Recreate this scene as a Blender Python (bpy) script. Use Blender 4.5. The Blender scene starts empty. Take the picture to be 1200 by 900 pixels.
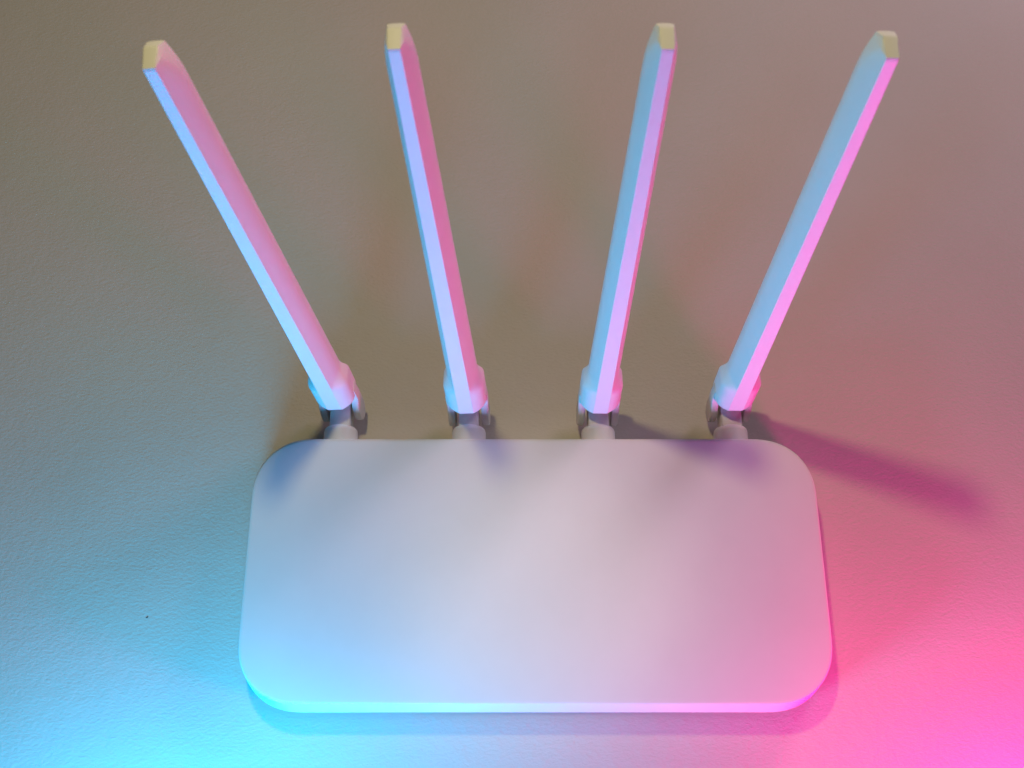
import bpy, bmesh, math, random
from mathutils import Matrix, Vector

MM = 0.001
sc = bpy.context.scene
col = sc.collection

# ------------------------------------------------------------------ camera
cam_d = bpy.data.cameras.new('camera')
cam = bpy.data.objects.new('camera', cam_d)
col.objects.link(cam)
cam.location = (-7.706 * MM, -17.4 * MM, 362.99 * MM)
cam.rotation_euler = (math.radians(20.356), 0, 0)
cam_d.sensor_width = 36
cam_d.lens = 36 * 1192.68 / 1200
cam_d.clip_start = 0.005
cam_d.clip_end = 20
cam_d.dof.use_dof = True
cam_d.dof.focus_distance = 0.350
cam_d.dof.aperture_fstop = 20.0
sc.camera = cam

# ------------------------------------------------------------------ light
world = bpy.data.worlds.new('World')
sc.world = world
world.use_nodes = True
bg = world.node_tree.nodes['Background']
bg.inputs['Color'].default_value = (1.0, 0.82, 0.66, 1)
bg.inputs['Strength'].default_value = 0.010


def lamp(name, loc, power, colour, radius):
    d = bpy.data.lights.new(name, 'POINT')
    d.energy = power
    d.color = colour
    d.shadow_soft_size = radius * MM
    o = bpy.data.objects.new(name, d)
    o.location = [v * MM for v in loc]
    col.objects.link(o)
    return o


lamp('warm_overhead_lamp', (-83, 258, 505), 2.7, (1.0, 0.85, 0.43), 14)
lamp('cyan_lamp', (-110, -100, 60), 2.35, (0.003, 0.50, 1.0), 34)
lamp('pink_lamp', (177, -88, 60), 1.95, (1.0, 0.014, 0.37), 28)
lamp('pale_room_lamp', (350, 510, 310), 3.0, (1.0, 0.75, 1.0), 90)
spot_d = bpy.data.lights.new('added_body_fill_spot', 'SPOT')  # added fill spot, only there to brighten the middle of the top shell
spot_d.energy = 2.5
spot_d.color = (1.0, 0.90, 0.70)
spot_d.shadow_soft_size = 22 * MM
spot_d.spot_size = math.radians(15.5)
spot_d.spot_blend = 1.0
spot = bpy.data.objects.new('added_body_fill_spot', spot_d)
spot.location = (4 * MM, 62 * MM, 520 * MM)
spot.rotation_euler = (math.radians(-3.0), math.radians(0.3), 0)
col.objects.link(spot)

vs = sc.view_settings
vs.view_transform = 'Standard'
vs.look = 'None'
vs.exposure = 0
vs.gamma = 1
vs.use_curve_mapping = False
sc.render.resolution_x = 1024
sc.render.resolution_y = 768


# ------------------------------------------------------------------ materials
def new_mat(name):
    m = bpy.data.materials.new(name)
    m.use_nodes = True
    return m, m.node_tree.nodes, m.node_tree.links, m.node_tree.nodes['Principled BSDF']


def mat_table():
    m, N, L, b = new_mat('painted_plaster')
    tc = N.new('ShaderNodeTexCoord')
    # brushed, slightly diagonal orange-peel relief
    mp = N.new('ShaderNodeMapping')
    mp.inputs['Rotation'].default_value = (0, 0, math.radians(-38))
    mp.inputs['Scale'].default_value = (640, 1050, 700)
    L.new(tc.outputs['Object'], mp.inputs['Vector'])
    n1 = N.new('ShaderNodeTexNoise')
    n1.inputs['Scale'].default_value = 1.0
    n1.inputs['Detail'].default_value = 3.0
    n1.inputs['Roughness'].default_value = 0.55
    n1.inputs['Distortion'].default_value = 0.25
    L.new(mp.outputs['Vector'], n1.inputs['Vector'])
    n2 = N.new('ShaderNodeTexNoise')
    n2.inputs['Scale'].default_value = 210
    n2.inputs['Detail'].default_value = 2.0
    L.new(tc.outputs['Object'], n2.inputs['Vector'])
    add = N.new('ShaderNodeMath')
    add.operation = 'MULTIPLY_ADD'
    L.new(n2.outputs['Fac'], add.inputs[0])
    add.inputs[1].default_value = 0.8
    L.new(n1.outputs['Fac'], add.inputs[2])
    bp = N.new('ShaderNodeBump')
    bp.inputs['Strength'].default_value = 0.6
    bp.inputs['Distance'].default_value = 0.0003
    L.new(add.outputs[0], bp.inputs['Height'])
    L.new(bp.outputs['Normal'], b.inputs['Normal'])
    n3 = N.new('ShaderNodeTexNoise')
    n3.inputs['Scale'].default_value = 14
    n3.inputs['Detail'].default_value = 5
    L.new(tc.outputs['Object'], n3.inputs['Vector'])
    r = N.new('ShaderNodeValToRGB')
    r.color_ramp.elements[0].position = 0.3
    r.color_ramp.elements[0].color = (0.56, 0.53, 0.48, 1)
    r.color_ramp.elements[1].position = 0.7
    r.color_ramp.elements[1].color = (0.595, 0.565, 0.515, 1)
    L.new(n3.outputs['Fac'], r.inputs['Fac'])
    L.new(r.outputs['Color'], b.inputs['Base Color'])
    b.inputs['Roughness'].default_value = 0.7
    b.inputs['Specular IOR Level'].default_value = 0.25
    return m


def mat_plastic(name, colour, rough, bump):
    m, N, L, b = new_mat(name)
    tc = N.new('ShaderNodeTexCoord')
    n1 = N.new('ShaderNodeTexNoise')
    n1.inputs['Scale'].default_value = 2600
    n1.inputs['Detail'].default_value = 2
    L.new(tc.outputs['Object'], n1.inputs['Vector'])
    bp = N.new('ShaderNodeBump')
    bp.inputs['Strength'].default_value = bump
    bp.inputs['Distance'].default_value = 0.00006
    L.new(n1.outputs['Fac'], bp.inputs['Height'])
    L.new(bp.outputs['Normal'], b.inputs['Normal'])
    # faint handling smudges
    n2 = N.new('ShaderNodeTexNoise')
    n2.inputs['Scale'].default_value = 45
    n2.inputs['Detail'].default_value = 6
    n2.inputs['Roughness'].default_value = 0.65
    L.new(tc.outputs['Object'], n2.inputs['Vector'])
    r = N.new('ShaderNodeValToRGB')
    r.color_ramp.elements[0].position = 0.25
    r.color_ramp.elements[0].color = tuple(c * 0.965 for c in colour) + (1,)
    r.color_ramp.elements[1].position = 0.6
    r.color_ramp.elements[1].color = tuple(colour) + (1,)
    L.new(n2.outputs['Fac'], r.inputs['Fac'])
    L.new(r.outputs['Color'], b.inputs['Base Color'])
    rr = N.new('ShaderNodeMapRange')
    rr.inputs['To Min'].default_value = rough - 0.06
    rr.inputs['To Max'].default_value = rough + 0.06
    L.new(n2.outputs['Fac'], rr.inputs['Value'])
    L.new(rr.outputs['Result'], b.inputs['Roughness'])
    b.inputs['Specular IOR Level'].default_value = 0.4
    return m


M_TABLE = mat_table()
M_SHELL = mat_plastic('matte_white_plastic', (0.82, 0.815, 0.80), 0.55, 0.3)
M_BLADE = mat_plastic('smooth_white_plastic', (0.88, 0.88, 0.87), 0.42, 0.12)
M_HINGE = mat_plastic('shade_grey_hinge_plastic', (0.74, 0.73, 0.71), 0.5, 0.3)  # white plastic, with the shade behind the body toned into its colour
M_BASE = mat_plastic('grey_plastic', (0.45, 0.45, 0.44), 0.6, 0.3)
M_RUBBER = mat_plastic('rubber', (0.10, 0.10, 0.10), 0.8, 0.3)
M_SPECK = mat_plastic('dark_grit', (0.05, 0.05, 0.06), 0.8, 0.3)


# ------------------------------------------------------------------ helpers
def link_mesh(name, verts, faces, mat, parent=None, smooth=True, sharp_deg=None):
    me = bpy.data.meshes.new(name)
    me.from_pydata([tuple(c * MM for c in v) for v in verts], [], faces)
    bm = bmesh.new()
    bm.from_mesh(me)
    bmesh.ops.recalc_face_normals(bm, faces=bm.faces)
    if sharp_deg:
        for e in bm.edges:
            if len(e.link_faces) == 2 and e.calc_face_angle(0) > math.radians(sharp_deg):
                e.smooth = False
    for f in bm.faces:
        f.smooth = smooth
    bm.to_mesh(me)
    bm.free()
    me.materials.append(mat)
    o = bpy.data.objects.new(name, me)
    col.objects.link(o)
    o.parent = parent
    return o


def loft(rings, cap_start=True, cap_end=True):
    n = len(rings[0])
    verts = [p for r in rings for p in r]
    faces = []
    for i in range(len(rings) - 1):
        a, b = i * n, (i + 1) * n
        for k in range(n):
            k2 = (k + 1) % n
            faces.append((a + k, a + k2, b + k2, b + k))
    if cap_start:
        faces.append(tuple(range(n - 1, -1, -1)))
    if cap_end:
        faces.append(tuple(range((len(rings) - 1) * n, len(rings) * n)))
    return verts, faces


def lerp(a, b, t):
    return a + (b - a) * t


def sstep(a, b, x):
    t = min(1, max(0, (x - a) / (b - a)))
    return t * t * (3 - 2 * t)


# ------------------------------------------------------------------ setting
S = 900
table = link_mesh('tabletop', [(-S, -S, 0), (S, -S, 0), (S, S, 0), (-S, S, 0)], [(0, 1, 2, 3)], M_TABLE, smooth=False)
table['kind'] = 'structure'
table['label'] = 'matt white painted surface with fine orange-peel texture under the router'

# ------------------------------------------------------------------ router
BW, BD, BH = 196.7, 90.0, 17.8          # top face of the shell
router = bpy.data.objects.new('wifi_router', None)
router.empty_display_size = 0.02
router.location = (0, BD / 2 * MM, 0)
col.objects.link(router)
router['label'] = 'white wireless router with four upright antennas lit cyan and pink'
router['category'] = 'router'
OY = BD / 2                              # parts are built around the router's own origin


def rounded(inset, z, n=20, r0=21.0, ex=2.25):
    hx, hy = BW / 2 - inset, BD / 2 - inset
    r = max(3.0, r0 - inset * 0.8)
    r = min(r, hx - 0.1, hy - 0.1)
    pts = []
    for cx, cy, a0 in ((1, 1, 0), (-1, 1, 90), (-1, -1, 180), (1, -1, 270)):
        for i in range(n + 1):
            t = math.radians(90 * i / n)
            # superellipse corner for a soft, continuous bend
            c_, s_ = math.cos(t) ** (2 / ex), math.sin(t) ** (2 / ex)
            if a0 == 0:
                u, v = c_, s_
            elif a0 == 90:
                u, v = -s_, c_
            elif a0 == 180:
                u, v = -c_, -s_
            else:
                u, v = s_, -c_
            pts.append((cx * (hx - r) + u * r, cy * (hy - r) + v * r, z))
        # points along the straight run
        nx = {(1, 1): (-1, 1), (-1, 1): (-1, -1), (-1, -1): (1, -1), (1, -1): (1, 1)}[(cx, cy)]
        p0 = pts[-1]
        if cx == nx[0]:
            p1 = (p0[0], nx[1] * (hy - r), z)
        else:
            p1 = (nx[0] * (hx - r), p0[1], z)
        for k in range(1, 8):
            t = k / 8
            pts.append((lerp(p0[0], p1[0], t), lerp(p0[1], p1[1], t), z))
    return pts


top_rings = []
for inset, z in ((42, 21.3), (36, 21.29), (30, 21.27), (24, 21.24), (19, 21.2), (15, 21.13), (11, 21.02), (8, 20.92), (5.5, 20.81), (3.5, 20.7),
                 (2.2, 20.62), (1.2, 20.56), (0.65, 20.51), (0.35, 20.44), (0.15, 20.32), (0.04, 20.15), (0.0, 19.9),
                 (-0.5, 16), (-1.0, 12), (-1.5, 8.0), (-1.85, 5.0), (-1.9, 4.5), (-1.75, 4.1), (-1.2, 3.95)):
    top_rings.append(rounded(inset, z - 3.0 if z > 17 else 4.0 + (z - 4.0) * 0.8))
v, f = loft(top_rings)
shell = link_mesh('top_shell', v, f, M_SHELL, router)
v, f = loft([rounded(-0.9, 4.1), rounded(-0.7, 3.4), rounded(0.6, 2.4), rounded(3.0, 1.7), rounded(6.0, 1.4)])
base = link_mesh('bottom_shell', v, f, M_BASE, router, sharp_deg=40)
foot_me = None
for sx in (-1, 1):
    for sy in (-1, 1):
        rings = []
        for rr, z in ((5.2, 1.5), (5.4, 0.3), (5.0, 0.0)):
            rings.append([(rr * math.cos(2 * math.pi * k / 24), rr * math.sin(2 * math.pi * k / 24), z) for k in range(24)])
        if foot_me is None:
            v, f = loft(rings)
            o = link_mesh('foot', v, f, M_RUBBER, router, sharp_deg=40)
            foot_me = o.data
        else:
            o = bpy.data.objects.new('foot', foot_me)
            col.objects.link(o)
            o.parent = router
        o.location = (sx * 78 * MM, sy * 29 * MM, 0)

# ---- antennas ------------------------------------------------------
BLEN = 157.0


def blade_mesh():
    """Narrow front strip that wraps over the tip; sides flare out behind it; swollen collar at the bottom."""
    rings = []
    zs = [-4.0, -3.88, -3.65, -3.3, -2.8, -2.1, -1.2, -0.4, 0.5, 3, 5.5, 8, 9.5, 10.5, 11.3, 12, 12.7, 13.4, 14.2, 15.2, 16.5, 19, 23, 28]
    zs += [28 + (140 - 28) * i / 24 for i in range(1, 25)]
    zs += [BLEN + q for q in (-11, -9, -7.5, -6, -4.6, -3.4, -2.3, -1.3, -0.5, -0.15, 0, 0.2, 0.5, 0.8, 1.1, 1.3, 1.45)]
    for z in zs:
        t = z / BLEN
        a = lerp(2.7, 1.45, t)                      # half width of the front strip
        b = lerp(5.4, 3.7, t)                       # half width of the flanks
        d = lerp(10.8, 9.2, t)                      # depth
        coll = 1 - sstep(9.5, 15.0, z)
        b = lerp(b, 7.1, coll)
        d = lerp(d, 11.5, coll)
        fl = lerp(6.7, 5.0, coll)                   # depth over which the flank reaches full width
        y0 = 0.0
        # dome at the lower end of the collar
        if z < 0.5:
            q = math.sqrt(max(0, 1 - (1 - (z + 4.0) / 4.5) ** 2))
            b = lerp(5.0, b, q)
            a = lerp(2.2, a, q)
            y0 = lerp(2.4, 0.0, q)
        # flanks bend in to the strip near the tip, which ends in a slanted cap
        top = BLEN + 1.45 - z
        k = 1.0
        if top < 11:
            k = 0.06 + 0.94 * math.sin(math.pi / 2 * top / 11) ** 0.8
        b = a + (b - a) * k
        if z > BLEN - 0.5:
            y0 += 0.15 * min(1, (z - BLEN + 0.5) / 0.5)
        if z > BLEN:
            y0 += (z - BLEN) * 5.5 / 1.45
            d -= (z - BLEN) * 3.2 / 1.45
        half = [(a - 0.10, y0), (a + 0.06, y0 + 0.10)]
        yb = d - (0 if z >= 0.5 else y0 * 0.6)
        fy = max(0.15, min(fl - (y0 * 0.4 if z < 1 else 0), yb - 1.2 - y0)) * (0.3 + 0.7 * k)
        for i in range(1, 11):
            u = i / 10
            bulge = lerp(u, math.sin(u * math.pi / 2), 0.5 + 0.4 * coll)
            back = lerp(u, 1 - math.cos(u * math.pi / 2), 0.45 * coll)
            half.append((a + (b - a) * bulge, y0 + 0.10 + fy * back))
        half.append((b, max(yb - 1.0, y0 + 0.12 + fy)))
        half.append((b - 0.2 * k, max(yb - 0.3, y0 + 0.16 + fy)))
        half.append((max(a * 0.7, b - 1.0), max(yb, y0 + 0.2 + fy)))
        ring = [(x, y, z) for x, y in half] + [(-x, y, z) for x, y in reversed(half)]
        rings.append(ring)
    v, f = loft(rings)
    return v, f


def prong_mesh(side):
    x0, x1 = (4.9, 7.4)
    prof = []
    py, pz, pr = 5.6, -11.4, 4.2
    for i in range(15):
        t = math.pi + math.pi * i / 14
        prof.append((py + pr * math.cos(t), pz + pr * math.sin(t)))
    prof += [(py + 4.4, -4), (py + 4.0, 2.0), (py - 0.2, 2.0), (py - 0.4, -4.0), (py - 2.6, -6.5), (py - 3.8, -9.0)]
    rings = []
    for x, s in ((x0, 0.3), (x0 + 0.35, 0.0), (x1 - 0.5, 0.0), (x1 - 0.15, 0.18), (x1, 0.5)):
        cy = sum(p[0] for p in prof) / len(prof)
        cz = sum(p[1] for p in prof) / len(prof)
        ring = []
        for (y, z) in prof:
            dy, dz = y - cy, z - cz
            l = math.hypot(dy, dz)
            ring.append((side * x, cy + dy * (1 - s / l), cz + dz * (1 - s / l)))
        rings.append(ring)
    return loft(rings)


def yoke_mesh():
    # saddle that joins the two prongs just under the collar
    rings = []
    for z, g in ((-5.4, 0.0), (-5.0, 0.35), (-3.8, 0.5), (3.0, 0.4)):
        hx = 5.2
        y0, y1 = 5.0 - g, 9.2
        rings.append([(-hx, y0 + 1.0, z), (-hx + 1.2, y0, z), (hx - 1.2, y0, z), (hx, y0 + 1.0, z), (hx, y1, z), (-hx, y1, z)])
    return loft(rings)


def socket_mesh():
    # round stub leaving the back of the body, with a flat tongue for the hinge
    rings = []
    R = 6.1
    prof = [(-9, R), (3.6, R), (4.6, R - 0.25), (5.3, R - 0.9), (5.7, R - 1.9), (5.8, R - 3.0)]
    n = 40
    for y, r in prof:
        rings.append([(r * math.cos(2 * math.pi * k / n), y, r * math.sin(2 * math.pi * k / n)) for k in range(n)])
    return loft(rings)


def tongue_mesh():
    prof = []
    for i in range(13):
        t = -math.pi / 2 + math.pi * i / 12
        prof.append((13.0 + 4.2 * math.cos(t), 4.2 * math.sin(t)))
    prof += [(5.0, 4.4), (5.0, -4.4)]
    rings = []
    for x, s in ((-3.6, 0.3), (-3.3, 0), (3.3, 0), (3.6, 0.3)):
        rings.append([(x, y - s * (0 if y < 6 else (y - 9) / 7), z * (1 - s / 5)) for y, z in prof])
    return loft(rings)


ANT = [  # base x, base y (world), side lean, back lean
    (-71.169, 100.606, -6.500, 10.037),
    (-24.083, 99.323, -3.790, 12.691),
    (23.834, 99.323, 1.365, 12.555),
    (72.128, 100.285, 2.034, 11.057),
]
proto = {}


def part(key, name, builder, mat, parent, **kw):
    if key not in proto:
        v, f = builder()
        o = link_mesh(name, v, f, mat, parent, **kw)
        proto[key] = o
    else:
        o = proto[key].copy()
        col.objects.link(o)
        o.parent = parent
    return o


for bx, by, sl, bl in ANT:
    a0, a1 = math.radians(sl), math.radians(bl)
    zz = Vector((math.sin(a0), math.cos(a0) * math.sin(a1), math.cos(a0) * math.cos(a1)))
    xx = Vector((math.cos(a0), -math.sin(a0) * math.sin(a1), -math.sin(a0) * math.cos(a1)))
    yy = zz.cross(xx)
    rot = Matrix((xx, yy, zz)).transposed().to_4x4()
    ant = part('blade', 'antenna', blade_mesh, M_BLADE, router, sharp_deg=24)
    ant.matrix_local = Matrix.Translation((bx * MM, (by - OY) * MM, 20.5 * MM)) @ rot
    for s in (-1, 1):
        part('prong%d' % s, 'fork_prong', lambda s=s: prong_mesh(s), M_HINGE, ant, sharp_deg=50)
    part('yoke', 'fork_yoke', yoke_mesh, M_HINGE, ant, sharp_deg=50)
    sk = part('socket', 'antenna_socket', socket_mesh, M_HINGE, router, sharp_deg=60)
    sk.location = ((bx - 1.0 * math.sin(a0) * 11) * MM, (BD + 1.0 - OY) * MM, 9.6 * MM)
    part('tongue', 'hinge_tongue', tongue_mesh, M_HINGE, sk, sharp_deg=50)

# ------------------------------------------------------------------ a speck on the surface
random.seed(3)
rings = []
for z, r in ((0.0, 0.40), (0.18, 0.42), (0.32, 0.18)):
    rings.append([(1.5 * r * math.cos(t) * random.uniform(.8, 1.15), 0.8 * r * math.sin(t) * random.uniform(.8, 1.15), z)
                  for t in [2 * math.pi * k / 10 for k in range(10)]])
v, f = loft(rings)
speck = link_mesh('grit_speck', v, f, M_SPECK, sharp_deg=40)
speck.location = (-135.6 * MM, 30.0 * MM, 0)
speck.scale = (0.75, 0.6, 0.6)
speck.rotation_euler = (0, 0, 0.5)
speck['label'] = 'tiny dark speck of grit on the blue-lit surface beside the router'
speck['category'] = 'speck'
